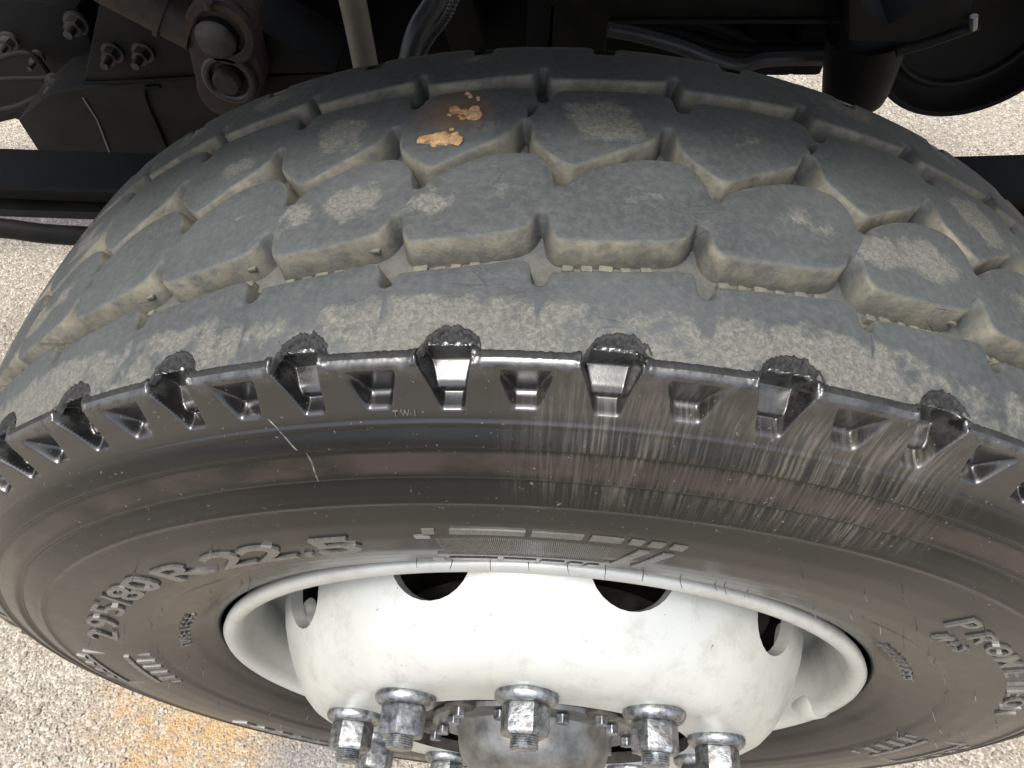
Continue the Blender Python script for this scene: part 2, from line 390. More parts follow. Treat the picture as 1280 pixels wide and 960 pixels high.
def build_carcass():
    pts = list(SW)
    for y in (-.112, -.108, -.104, -.100, -.097): pts.append((rtop(y) - .0022, y))
    for y in np.linspace(-.093, .108, 16): pts.append((rtop(y) - .0160, y))
    mir = [(r - .0 , -y) for r, y in SW[::-1] if r < .5135]
    pts += [(rtop(.112) - .004, .1135), (.5105, .118)] + mir
    P = [Vector(p) for p in pts]
    # resample: fine over the shoulder, coarser elsewhere
    out = [P[0]]
    for a, b in zip(P[:-1], P[1:]):
        L = (b - a).length; m = (a + b) / 2
        if m.y < -.094 and m.x > .484: st = .0011
        elif m.y < -.12 and m.x > .425: st = .0016
        elif m.y < -.11: st = .004
        else: st = .02
        n = max(1, int(math.ceil(L / st)))
        out += [a.lerp(b, i / n) for i in range(1, n + 1)]
    # light smoothing of the corners
    for it in range(2):
        out = [out[0]] + [(out[i - 1] + out[i] * 2 + out[i + 1]) / 4 if (out[i - 1] - out[i + 1]).length < .006 else out[i] for i in range(1, len(out) - 1)] + [out[-1]]
    nrm = []
    for i in range(len(out)):
        t = (out[min(i + 1, len(out) - 1)] - out[max(i - 1, 0)]).normalized(); nrm.append(Vector((-t.y, t.x)) * -1)   # placeholder, sign fixed below
    # outward: away from the section centre (r .41, y 0)
    for i in range(len(out)):
        if nrm[i].dot(out[i] - Vector((.41, 0))) < 0: nrm[i] = -nrm[i]
    # arclength from the shoulder edge, positive down the sidewall
    ie = min(range(len(out)), key=lambda i: (out[i] - Vector((.5125, -.1208))).length)
    arc = [0.] * len(out)
    for i in range(ie - 1, -1, -1): arc[i] = arc[i + 1] + (out[i] - out[i + 1]).length
    for i in range(ie + 1, len(out)): arc[i] = arc[i - 1] - (out[i] - out[i - 1]).length
    TH = list(np.arange(-80, -42, .125)) + list(np.arange(-42, 34, .065)) + list(np.arange(34, 80, .125)) + list(np.arange(80, 280, .8))
    m = len(out); v = []; uvs = []
    TQ = [-9.6, -8.6, -7, -4, 0, 5, 9, 13, 17, 21, 23.6, 25.4, 26.4]
    TR = [.5122, .5105, .5065, .5020, .4985, .4965, .4948, .4925, .4900, .4884, .4878, .4876, .4872]
    TY = [-.1118, -.1102, -.1090, -.1080, -.1082, -.1128, -.1172, -.1198, -.1192, -.1190, -.1225, -.1278, -.1292]
    SX = [1, 3, 12, 19.5, 21.5, 24.4, 25.4]; SD = [0, .6, 5.0, 8.8, 9.0, 1.4, 0]
    for t in TH:
        u = u_of(t if t <= 182 else t - 360); a = R(t)
        fb = (u - .45) - round(u - .45); fs = (u + .05) - round(u + .05)
        db = fb * 74.; ds = fs * 74.; kb = round(u - .45)
        for i in range(m):
            p = out[i]; q = arc[i] * 1000; d = 0.; wb = 0.
            if -24 < q < 27 and p.y < -.09:
                wob = nz(kb * 3.1, 4.2, .5) * 1.2
                if -9.8 < q < 26.4:
                    hw = np.interp(q, [-11, -6, 0, 12, 26], [10.0, 13.0, 13.0, 9.6, 6.4])
                    e = abs(db - wob - q * .05)
                    wb = smooth01((hw - e) / np.interp(q, [-9, 0, 26], [3.6, 3.2, 2.4]))
                    if q < -9.0: wb *= smooth01((q + 9.8) / .8)
                    if q > 25.4: wb *= smooth01((26.4 - q) / 1.)
                    tgt = Vector((float(np.interp(q, TQ, TR)), float(np.interp(q, TQ, TY))))
                if 1 < q < 25.4:
                    hw = np.interp(q, [1, 25], [15.5, 7.0]); wn = smooth01((hw - abs(ds)) / 3.0)
                    d = max(d, float(np.interp(q, SX, SD)) * wn)
                if q < 1.5:     # ragged torn skin between the worn tread and the shoulder
                    near = smooth01((19 - abs(db)) / 8) * smooth01((q + 24) / 6)
                    g = nz(a * 240, q * .45, 1.) + .6 * nz(a * 700, q * 1.2, 7.)
                    d -= (near * (1.1 + 1.1 * g) + .35 * g * smooth01((-1. - q) / 3)) * max(0, 1 - wb * 3)
            pp = p - nrm[i] * (d / 1000.)
            if wb > 0: pp = pp.lerp(tgt, wb)
            x, y, z = pp.x * math.sin(a), pp.y, pp.x * math.cos(a)
            if z < -.4995: z = -.4995
            v.append((x, y, z)); uvs.append((a if a < math.pi else a - 2 * math.pi, p.x))
    nT = len(TH); f = []; mi = []
    for k in range(nT):
        kk = (k + 1) % nT
        for i in range(m - 1):
            f.append((k * m + i, k * m + i + 1, kk * m + i + 1, kk * m + i))
            if out[i].y < -.09 and arc[i] < -.0025:
                u = u_of(TH[k] if TH[k] <= 182 else TH[k] - 360); q = arc[i] * 1000
                hw = np.interp(q, [-11, -6, 0], [9.5, 12.5, 12.5]); e = abs(((u - .45) - round(u - .45)) * 74.)
                if e > hw + 1.8 or q < -11.5: mi.append(2); continue
            mi.append(1 if (-.095 < out[i].y < .109 and out[i].x > .495) else 0)
    me = mesh('tyre', v, f)
    me.materials.append(M_SIDE); me.materials.append(M_TREAD); me.materials.append(M_TORN)
    me.polygons.foreach_set('material_index', mi)
    uvl = me.uv_layers.new(name='polar')
    li = np.empty(len(me.loops), dtype=np.int32); me.loops.foreach_get('vertex_index', li)
    UV = np.array(uvs)[li]; uvl.data.foreach_set('uv', UV.ravel())
    at_ = me.attributes.new('wall', 'FLOAT', 'POINT'); at_.data.foreach_set('value', [.30 if q[1] < -.045 else .06 for q in v])
    at_ = me.attributes.new('dust', 'FLOAT', 'POINT'); at_.data.foreach_set('value', [0.] * len(v))
    bm = bmesh.new(); bm.from_mesh(me); bmesh.ops.recalc_face_normals(bm, faces=bm.faces[:]); bm.to_mesh(me); bm.free()
    return link('tyre', me, None, wheel, (0, 0, H))
tyre = build_carcass()

# --- tread ribs, cut into blocks at the notches. chains are in (u, y mm)
def chaikin(P, it=2):
    for _ in range(it):
        Q = [P[0]]
        for a, b in zip(P[:-1], P[1:]):
            Q.append((a[0] * .75 + b[0] * .25, a[1] * .75 + b[1] * .25)); Q.append((a[0] * .25 + b[0] * .75, a[1] * .25 + b[1] * .75))
        Q.append(P[-1]); P = Q
    return P
K0, K1 = -22, 22
def chain(pitch, it=2, jit=.4):
    """pitch: points (du, y) starting at the notch tip du=off; returns list of chains, one per block, sharing ends"""
    out = []
    for k in range(K0, K1):
        nxt = (pitch[0][0] + 1, pitch[0][1])
        P = [(k + du, y + (jit * nz(k * 1.7, du * 9, y * .1) if 0 < i else 0)) for i, (du, y) in enumerate(pitch)] + [(k + nxt[0], nxt[1])]
        P = [(s_of(u), y / 1000.) for u, y in P]
        P = chaikin(P, it)
        out.append([P[0]] + [(a_, b_ + .00028 * nz(a_ * 260, b_ * 260, 2.) + .00022 * nz(a_ * 700, b_ * 500, 5.)) for a_, b_ in P[1:-1]] + [P[-1]])
    return out
def offset_chain(chains, d, side):
    """move every chain by d towards +y side (side=1) or -y (side=-1), along its own normals"""
    flat = []; idx = []
    for c in chains:
        st = len(flat) if not flat else len(flat) - 1
        if flat: flat += c[1:]
        else: flat += c
        idx.append((st, len(flat)))
    A = np.array(flat); T = np.empty_like(A)
    T[1:-1] = A[2:] - A[:-2]; T[0] = A[1] - A[0]; T[-1] = A[-1] - A[-2]
    T /= np.linalg.norm(T, axis=1)[:, None] + 1e-12
    N = np.stack([-T[:, 1], T[:, 0]], 1) * side
    B = A + N * d
    return [[tuple(x) for x in B[a:b]] for a, b in idx]
# near = edge facing the outer sidewall (smaller y), far = edge facing inboard
rib_spec = []
# rib 1 (outer shoulder): near edge is ragged, far edge faces groove 1
def ragged():
    out = []
    for k in range(K0, K1):
        u0, u1 = k + 0.0, k + 1.0; P = []; n = 46
        for i in range(n + 1):
            u = u0 + (u1 - u0) * i / n; fb = (u - .45) - round(u - .45); kb = round(u - .45)
            hw = .185 + .02 * nz(kb * 2.3, 1.1, 0)
            y = -116.3 + 3.0 * nz(u * .8, 8., 0) + 1.2 * nz(u * 3.1, 4., 0)
            y += 1.7 * nz(u * 15, 2., 0) + 1.2 * nz(u * 47, 5., 0) + (2.0 if nz(u * 37, 7., 3.) > .52 else 0)
            arch = -103.5 + 2.2 * nz(kb * 1.9, 3.3, 0) - 11.5 * abs((fb - .03 - .05 * nz(kb * 3.7, 1., 5.)) / hw) ** 3 + 1.8 * nz(u * 21, 9., 1.) + 1.2 * nz(u * 57, 2., 1.)
            P.append((s_of(u), max(y, arch) / 1000.))
        out.append(P)
    for a, b in zip(out[:-1], out[1:]): b[0] = a[-1]
    return out
r1n = ragged()
r1f = chain([(0.0, -79.3), (.035, -78.6), (.06, -75), (.065, -71.5), (.10, -71), (.35, -69.5), (.62, -67.5), (.86, -64.5), (.93, -65.5), (.945, -70), (.95, -75), (.965, -78.6)], 2, .3)
r2n = chain([(0.0, -34.5), (.03, -36), (.042, -41), (.055, -48), (.10, -53), (.2, -53.5), (.5, -52), (.78, -49), (.88, -46), (.93, -41.5), (.955, -37), (.972, -34.6)], 2, .3)
r2f = chain([(.11, -15.8), (.145, -15.0), (.16, -11.5), (.20, -8.5), (.28, -4), (.41, 2), (.60, 8.2), (.80, 9.8), (.93, 8.2), (1.0, 2.5), (1.045, -5), (1.055, -11), (1.07, -15.2)], 2, .3)
r3n = chain([(-.17, 37), (-.14, 35.5), (-.125, 28), (-.115, 19), (-.06, 13), (.05, 4), (.16, -2.0), (.22, -.5), (.42, 9.5), (.63, 19.5), (.70, 23), (.745, 28), (.775, 34.5), (.80, 37.3)], 2, .3)
r3f = chain([(-.06, 54), (-.03, 54.5), (-.005, 59), (.03, 64.5), (.09, 67), (.4, 69), (.75, 70), (.86, 68.5), (.885, 63), (.895, 57), (.91, 54.3)], 2, .3)
r4n = chain([(-.08, 91.5), (-.05, 90.5), (-.04, 86), (-.02, 79), (.02, 77.5), (.3, 79), (.6, 81), (.82, 83.5), (.86, 86), (.885, 90.5)], 2, .3)
def inner_edge():
    out = []
    for k in range(K0, K1):
        P = []
        for du, y in [(-.08, 120), (.0, 120.5), (.25, 120.5), (.30, 119), (.31, 112), (.46, 112), (.48, 119), (.52, 120.5), (.75, 120.5), (.92, 120)]:
            P.append((s_of(k + du), y / 1000.))
        out.append(P)
    return out
r4f = inner_edge()
DUSTC = {0: [], 1: [(.62, -21), (.2, -26)], 2: [(.36, 42), (.42, 30)], 3: [(.4, 105)]}
def build_rib(ri, near, far, d_near, d_far, draft=.0024):
    """near / far chains; d_* groove depth at that edge"""
    rings_n = [(offset_chain(near, draft, -1), d_near, 1.), (near, .0016, .95), (offset_chain(near, .0007, 1), .00045, .35), (offset_chain(near, .0019, 1), 0., 0.)]
    rings_f = [(offset_chain(far, draft, 1), d_far, 1.), (far, .0016, .95), (offset_chain(far, .0007, -1), .00045, .35), (offset_chain(far, .0019, -1), 0., 0.)]
    if ri == 0: rings_n[0] = (near, d_near, 0.); rings_n = [(a, b, 0.) for a, b, c in rings_n]
    if ri == 3: rings_f = [(a, b, 0.) for a, b, c in rings_f]
    for bi in range(K1 - K0):
        V = []; Wa = []; Fc = []; ids = []
        for rings in (rings_n, rings_f):
            rr = []
            for ch, dep, wl in rings:
                st = len(V)
                tip = (ch[bi][0], ch[bi][-1])
                for s_, y in ch[bi]:
                    dn = min(math.hypot((s_ - a_[0]) * 1.25, (y - a_[1]) * .75) for a_ in tip) * 1000
                    V.append((s_, y, dep)); Wa.append(wl * (.22 + .78 * smooth01((dn - 5) / 7)) * (.45 if dep > .01 and ri > 0 else 1.))  # less tan deep on the walls: groove shade put into the colour
                rr.append((st, len(ch[bi])))
            for (a, na), (b, nb) in zip(rr[:-1], rr[1:]):
                for i in range(na - 1): Fc.append((a + i, a + i + 1, b + i + 1, b + i))
            ids.append(rr[-1])
        (a, na), (b, nb) = ids
        loop = list(range(a, a + na)) + list(range(b + nb - 1, b - 1, -1))
        poly = [Vector((V[i][0], V[i][1])) for i in loop]
        # interior points so the top follows the curve of the tyre
        xs = [p.x for p in poly]; ys = [p.y for p in poly]; extra = []
        x = min(xs) + .004
        while x < max(xs):
            y = min(ys) + .004
            while y < max(ys):
                inside = False; md = 1e9
                for i in range(len(poly)):
                    p, q = poly[i], poly[i - 1]
                    md = min(md, (p - Vector((x, y))).length_squared)
                    if (p.y > y) != (q.y > y) and x < (q.x - p.x) * (y - p.y) / (q.y - p.y) + p.x: inside = not inside
                if inside and md > .003 ** 2: extra.append(Vector((x, y)))
                y += .0075
            x += .0075
        n0 = len(loop)
        res = delaunay_2d_cdt(poly + extra, [(i, (i + 1) % n0) for i in range(n0)], [], 1, 1e-7)
        vmap = []
        for i, co in enumerate(res[0]):
            o_ = [q for q in res[3][i]]
            src = next((q for q in o_ if q < n0), None)
            if src is not None: vmap.append(loop[src])
            else: vmap.append(len(V)); V.append((co.x, co.y, 0.)); Wa.append(0.)
        for fa in res[2]: Fc.append(tuple(vmap[i] for i in fa))
        Fc = [fa for fa in Fc if len(set(fa)) == len(fa)]
        verts = [put(s_, y, d) for s_, y, d in V]
        me = mesh('tread_block', verts, Fc)
        bm = bmesh.new(); bm.from_mesh(me)
        bmesh.ops.recalc_face_normals(bm, faces=bm.faces[:])
        tot = sum((f_.normal.dot(Vector((f_.calc_center_median().x, 0, f_.calc_center_median().z)))) * f_.calc_area() for f_ in bm.faces)
        if tot < 0: bmesh.ops.reverse_faces(bm, faces=bm.faces[:])
        bm.to_mesh(me); bm.free()
        k = K0 + bi; du = []
        for s_, y, d in V:
            u = u_of(math.degrees(s_ / RC)); val = 0.
            if ri == 0:
                val = .62 * smooth01((-y * 1000 - 76) / 18) + .40 * nz(u * .9, 5, 1)
            else:
                for cu, cy in DUSTC[ri]:
                    e = ((u - k - cu) / .27) ** 2 + ((y * 1000 - cy) / 14.) ** 2
                    amp = .58 + 1.0 * nz(k * 2.7, ri * 3.1, cu * 7)
                    val = max(val, amp * math.exp(-e * .9))
            du.append(max(0., val))
        for nm, arr in (('wall', Wa), ('dust', du)):
            A_ = me.attributes.new(nm, 'FLOAT', 'POINT'); A_.data.foreach_set('value', arr)
        link('tread_block', me, M_TREAD, tyre)
build_rib(0, r1n, r1f, .0035, .0162)
build_rib(1, r2n, r2f, .0162, .0162)
build_rib(2, r3n, r3f, .0162, .0162)
build_rib(3, r4n, r4f, .0162, .0120)

# --- stone ejector bars on the floor of the outermost groove
def build_ejectors():
    bm = bmesh.new()
    for k in range(-6, 6):
        rg = random.Random(300 + k)
        for i in range(6):
            u = k + .17 + i * .125 + rg.uniform(-.01, .01); s_ = s_of(u); y = -.0605 + .0055 * (u - k); t = s_ / RC
            rot = Matrix.Rotation(t, 3, 'Y') @ Matrix.Rotation(rg.uniform(-.12, .12), 3, 'Z')
            box_bm(bm, put(s_, y, .0150 + rg.uniform(-.001, .001)), (.0066 * rg.uniform(.7, 1.15), .0040, .0060), rot, .0012)
            if rg.random() < .5: box_bm(bm, put(s_ + .002, -.0530 + .005 * (u - k), .0088), (.0052, .0022, .0020), rot, .0005)
    me = bm_mesh('stone_ejectors', bm)
    for nm, val in (('wall', .75), ('dust', 0.)):
        A_ = me.attributes.new(nm, 'FLOAT', 'POINT'); A_.data.foreach_set('value', [val] * len(me.vertices))
    tag(link('stone_ejectors', me, M_TREAD, tyre), kind='stuff')
build_ejectors()

# --- raised lettering on the sidewall
def side_pt(tdeg, r, h):
    a = R(tdeg); y = side_y(r) - h
    return Vector((r * math.sin(a), y, r * math.cos(a)))
FONT_CACHE = {}
def glyph(ch, bold):
    if (ch, bold) in FONT_CACHE: return FONT_CACHE[(ch, bold)]
    cu = bpy.data.curves.new('glyph', 'FONT'); cu.body = ch; cu.size = 1; cu.offset = bold; cu.resolution_u = 3; cu.fill_mode = 'FRONT'
    ob = bpy.data.objects.new('glyph', cu); C.objects.link(ob)
    dg = bpy.context.evaluated_depsgraph_get(); me = bpy.data.meshes.new_from_object(ob.evaluated_get(dg))
    V = [tuple(v.co)[:2] for v in me.vertices]; Fa = [tuple(p.vertices) for p in me.polygons]
    bpy.data.objects.remove(ob); bpy.data.curves.remove(cu); bpy.data.meshes.remove(me)
    FONT_CACHE[(ch, bold)] = (V, Fa); return V, Fa
def letter(ch, tc, r0, hgt, wid, emb=.0017, bold=.02, name='raised_letter'):
    V, Fa = glyph(ch, bold)
    xs = [v[0] for v in V]; cx = (min(xs) + max(xs)) / 2; w0 = max(xs) - min(xs)
    sx = wid if wid else hgt / .72
    cap = .72
    bm = bmesh.new(); top = []
    bot = []
    for x, y in V:
        r = r0 + y / cap * hgt; t = tc + math.degrees((x - cx) * sx / r0)
        top.append(bm.verts.new(side_pt(t, r, emb))); bot.append(bm.verts.new(side_pt(t, r, -.0006)))
    for fa in Fa:
        try: bm.faces.new([top[i] for i in fa])
        except ValueError: pass
    for e in [e for e in bm.edges if len(e.link_faces) == 1]:
        a, b = e.verts; ia, ib = top.index(a), top.index(b)
        bm.faces.new((a, b, bot[ib], bot[ia]))
    me = bm_mesh('raised_letter', bm, 30)
    uvl = me.uv_layers.new(name='polar')
    for lp in me.loops:
        co = me.vertices[lp.vertex_index].co; uvl.data[lp.index].uv = (math.atan2(co.x, co.z), math.hypot(co.x, co.z))
    me.polygons.foreach_set('use_smooth', [False] * len(me.polygons))
    return link(name, me, M_LET, tyre)
M_LET = mat_simple('raised_rubber', (.050, .049, .046), .28, col2=(.085, .083, .077), nsc=60, spec=.8)  # paler than the sidewall rubber: light caught by raised faces, put into the colour
M_LET_SMALL = M_LET
for i_, (ch, t) in enumerate(zip('295/80R22.5', [-66.2, -60.2, -54.2, -50.0, -46.6, -42.2, -35.0, -28.0, -23.2, -19.6, -15.9])):
    letter(ch, t, (.374 if i_ > 5 else .377) if ch != '.' else .3735, .0235, .047 if ch in '/.' else (.070 if i_ > 5 else .060), bold=.012)
t = 42.6
for i, ch in enumerate('PROMETEON'):
    big = i == 0
    letter(ch, t, .392, .0195 if big else .0155, .033, bold=.008); t += 4.6 if big else (4.1 if ch != 'M' else 4.6)
t = 45.5
for ch in 'M+S':
    letter(ch, t, .3745, .0105, .016, bold=.01); t += 2.2
for ch, t in zip('ON', (136.5, 132.0)): letter(ch, t, .392, .0155, .033, bold=.008)
for i, ch in enumerate('TUBELESS'):
    letter(ch, -74 + i * 2.35, .3225, .009, .013, bold=.008)
for i, ch in enumerate('TUBELESS'):
    letter(ch, 52 + i * 2.35, .3225, .008, .012, bold=.008)
for i, ch in enumerate('TWI'):
    letter(ch, -6.3 + i * .55, .4855, .0026, .004, emb=.0009, bold=.0)
# --- decorative hatched panels moulded in the sidewall
def strip(bm, quad, emb):
    """quad: four (theta, r) corners, split along theta so it follows the ring"""
    n = max(1, int(abs(quad[1][0] - quad[0][0]) / 1.5)); prev = None
    for i in range(n + 1):
        f_ = i / n
        a = (quad[0][0] + (quad[1][0] - quad[0][0]) * f_, quad[0][1] + (quad[1][1] - quad[0][1]) * f_)
        b = (quad[3][0] + (quad[2][0] - quad[3][0]) * f_, quad[3][1] + (quad[2][1] - quad[3][1]) * f_)
        cur = [bm.verts.new(side_pt(*a, -.0006)), bm.verts.new(side_pt(*a, emb)), bm.verts.new(side_pt(*b, emb)), bm.verts.new(side_pt(*b, -.0006))]
        if prev:
            for j in range(3): bm.faces.new((prev[j], prev[j + 1], cur[j + 1], cur[j]))
        else: bm.faces.new(cur)
        prev = cur
    bm.faces.new(prev[::-1])
def panel(tc):
    P = lambda name, fn, stuff=False: (lambda bm: (fn(bm), tag(link(name, bm_mesh(name, bm, 30), M_LET, tyre), kind='stuff' if stuff else None)))(bmesh.new())
    def hatch(bm):
        for i in range(86):
            t = tc - 6.6 + i * .165
            strip(bm, [(t, .365), (t + .075, .365), (t + .075, .391), (t, .391)], .0007)
    P('hatched_panel', hatch, True)
    def frame(bm):
        strip(bm, [(tc - 9.6, .330), (tc - 8.4, .330), (tc - 6.9, .396), (tc - 8.2, .396)], .0011)
        strip(bm, [(tc - 7.6, .3595), (tc + 8.2, .3595), (tc + 8.2, .3625), (tc - 7.6, .3625)], .0011)
        strip(bm, [(tc + 8.2, .3595), (tc + 9.1, .3595), (tc + 10.6, .391), (tc + 9.7, .391)], .0011)
        strip(bm, [(tc + 10.2, .3595), (tc + 11.1, .3595), (tc + 12.6, .391), (tc + 11.7, .391)], .0011)
    P('panel_frame', frame)
    for a, b in ((-7.4, -6.4), (-5.2, .6), (1.1, 5.0), (5.6, 8.0), (8.6, 9.6), (10.1, 11.2), (11.8, 12.9)):
        P('raised_bar', lambda bm: strip(bm, [(tc + a, .398), (tc + b, .398), (tc + b + .15, .404), (tc + a + .15, .404)], .0010))
    for a, b in ((-7.5, -2.6), (-2.0, 1.2), (1.8, 4.0), (4.6, 5.8), (6.4, 7.4)):
        P('raised_bar', lambda bm: strip(bm, [(tc + a, .334), (tc + b, .334), (tc + b + .3, .346), (tc + a + .3, .346)], .0010))
panel(0.0)
def panel2(tc, sgn):
    P = lambda name, fn: (lambda bm: (fn(bm), link(name, bm_mesh(name, bm, 30), M_LET, tyre)))(bmesh.new())
    P('panel_frame', lambda bm: (strip(bm, [(tc - 8, .412), (tc + 8, .412), (tc + 8, .4155), (tc - 8, .4155)], .0012),
                                 strip(bm, [(tc - 8, .358), (tc - 7.2, .358), (tc - 7.2, .4118), (tc - 8, .4118)], .0012),
                                 strip(bm, [(tc + 7.2, .358), (tc + 8, .358), (tc + 8, .4118), (tc + 7.2, .4118)], .0012)))
    for k in range(4):
        a = tc - 6 + k * 3.2
        P('raised_bar', lambda bm: strip(bm, [(a, .358), (a + 1.1, .358), (a + 1.1, .374), (a, .374)], .0012))
        P('raised_bar', lambda bm: strip(bm, [(a, .420), (a + 1.1, .420), (a + 1.1, .428), (a, .428)], .0012))
    P('raised_bar', lambda bm: strip(bm, [(tc - 7.1, .377), (tc + 7.1, .377), (tc + 7.1, .3815), (tc - 7.1, .3815)], .0012))
panel2(-84, 1); panel2(104, 1)
for k in range(5):
    t = -118.5 - k * 4.0
    bm = bmesh.new(); strip(bm, [(t - 2.1, .398), (t + .2, .398), (t + 1.6, .412), (t - .7, .412)], .0014)
    link('raised_bar', bm_mesh('raised_bar', bm, 30), M_LET, tyre)
# --- moulding whiskers
def whiskers():
    rg = random.Random(5); spots = []
    for t in np.arange(-12, 30, 4.2): spots.append((t, .327))
    for k in range(26): spots.append((rg.uniform(22, 100), rg.choice((.333, .352, .372, .39, .405))))
    for k in range(22): spots.append((rg.uniform(-130, -20), rg.choice((.333, .352, .372, .40))))
    V = []; Fa = []
    for t, r in spots:
        L = rg.uniform(.004, .010); b = side_pt(t, r, -.001); lean = Vector((rg.uniform(-.25, .25), 0, rg.uniform(-.2, .3)))
        o_ = len(V); n = 5
        for i in range(4):
            q = i / 3; c = b + (Vector((0, -1, 0)) + lean * q) * L * q; rad = .00042 * (1 - .5 * q)
            for k in range(n):
                w_ = 2 * math.pi * k / n; V.append(c + Vector((math.cos(w_) * rad, 0, math.sin(w_) * rad)))
        for i in range(3):
            for k in range(n): Fa.append((o_ + i * n + k, o_ + i * n + (k + 1) % n, o_ + (i + 1) * n + (k + 1) % n, o_ + (i + 1) * n + k))
    tag(link('rubber_whiskers', mesh('rubber_whiskers', V, Fa), M_LET, tyre), kind='stuff')
whiskers()
# --- ragged rubber lips round the big shoulder pockets
def torn_lips():
    for k in range(-5, 6):
        rg = random.Random(100 + k); V = []; n = 44; rows = 5; fl = []
        big = .7 + .5 * rg.random()
        for i in range(n + 1):
            q = i / n; fb = -.19 + .40 * q; u = k + .45 + fb + .012
            yb = -103.0 + 1.8 * nz(k * 1.9, 3.3, 0) - 10.8 * abs((fb - .03 - .05 * nz(k * 3.7, 1., 5.)) / .20) ** 2.6 + 1.9 * nz(u * 24, 7., 1.) + 1.5 * nz(u * 66, 3., 8.)
            hgt = (1.8 + 2.6 * nz(u * 26, 1, 2) + 2.2 * nz(u * 90, 3, 1)) * big * (math.sin(math.pi * min(1, max(0, q))) ** .5 + .1)
            if rg.random() < .06: hgt += rg.uniform(1, 3)
            hgt = max(.3, hgt)
            wd = 2.6 + 1.8 * nz(u * 30, 6, 6)
            for j in range(rows):
                g = j / (rows - 1)
                dep = [.8, -.2 - .25 * hgt, -.35 * hgt, .6, 2.8][j] + .5 * nz(u * 90, j * 3., 4)
                yy = yb + 1.2 - g * (wd + 2.2) + .6 * nz(u * 70, j * 1.3, 9)
                V.append(put(s_of(u), yy / 1000., dep / 1000.))
        for i in range(n):
            for j in range(rows - 1):
                a = i * rows + j; fl.append((a, a + 1, a + rows + 1, a + rows))
        link('torn_lip', mesh('torn_lip', V, fl), M_TORN, tyre)
torn_lips()
M_SCORE = mat_simple('scored_rubber', (.02, .02, .018), .8, col2=(.20, .19, .165), nsc=300)
link('score_mark', tube_mesh('score_mark', [side_pt(t_, r_, .0001) for t_, r_ in ((-14.0, .4880), (-13.7, .4830), (-13.3, .4780), (-12.9, .4730), (-12.5, .4680), (-12.4, .4630), (-12.5, .4560), (-12.5, .4520))], .00042, 6), M_SCORE, tyre)

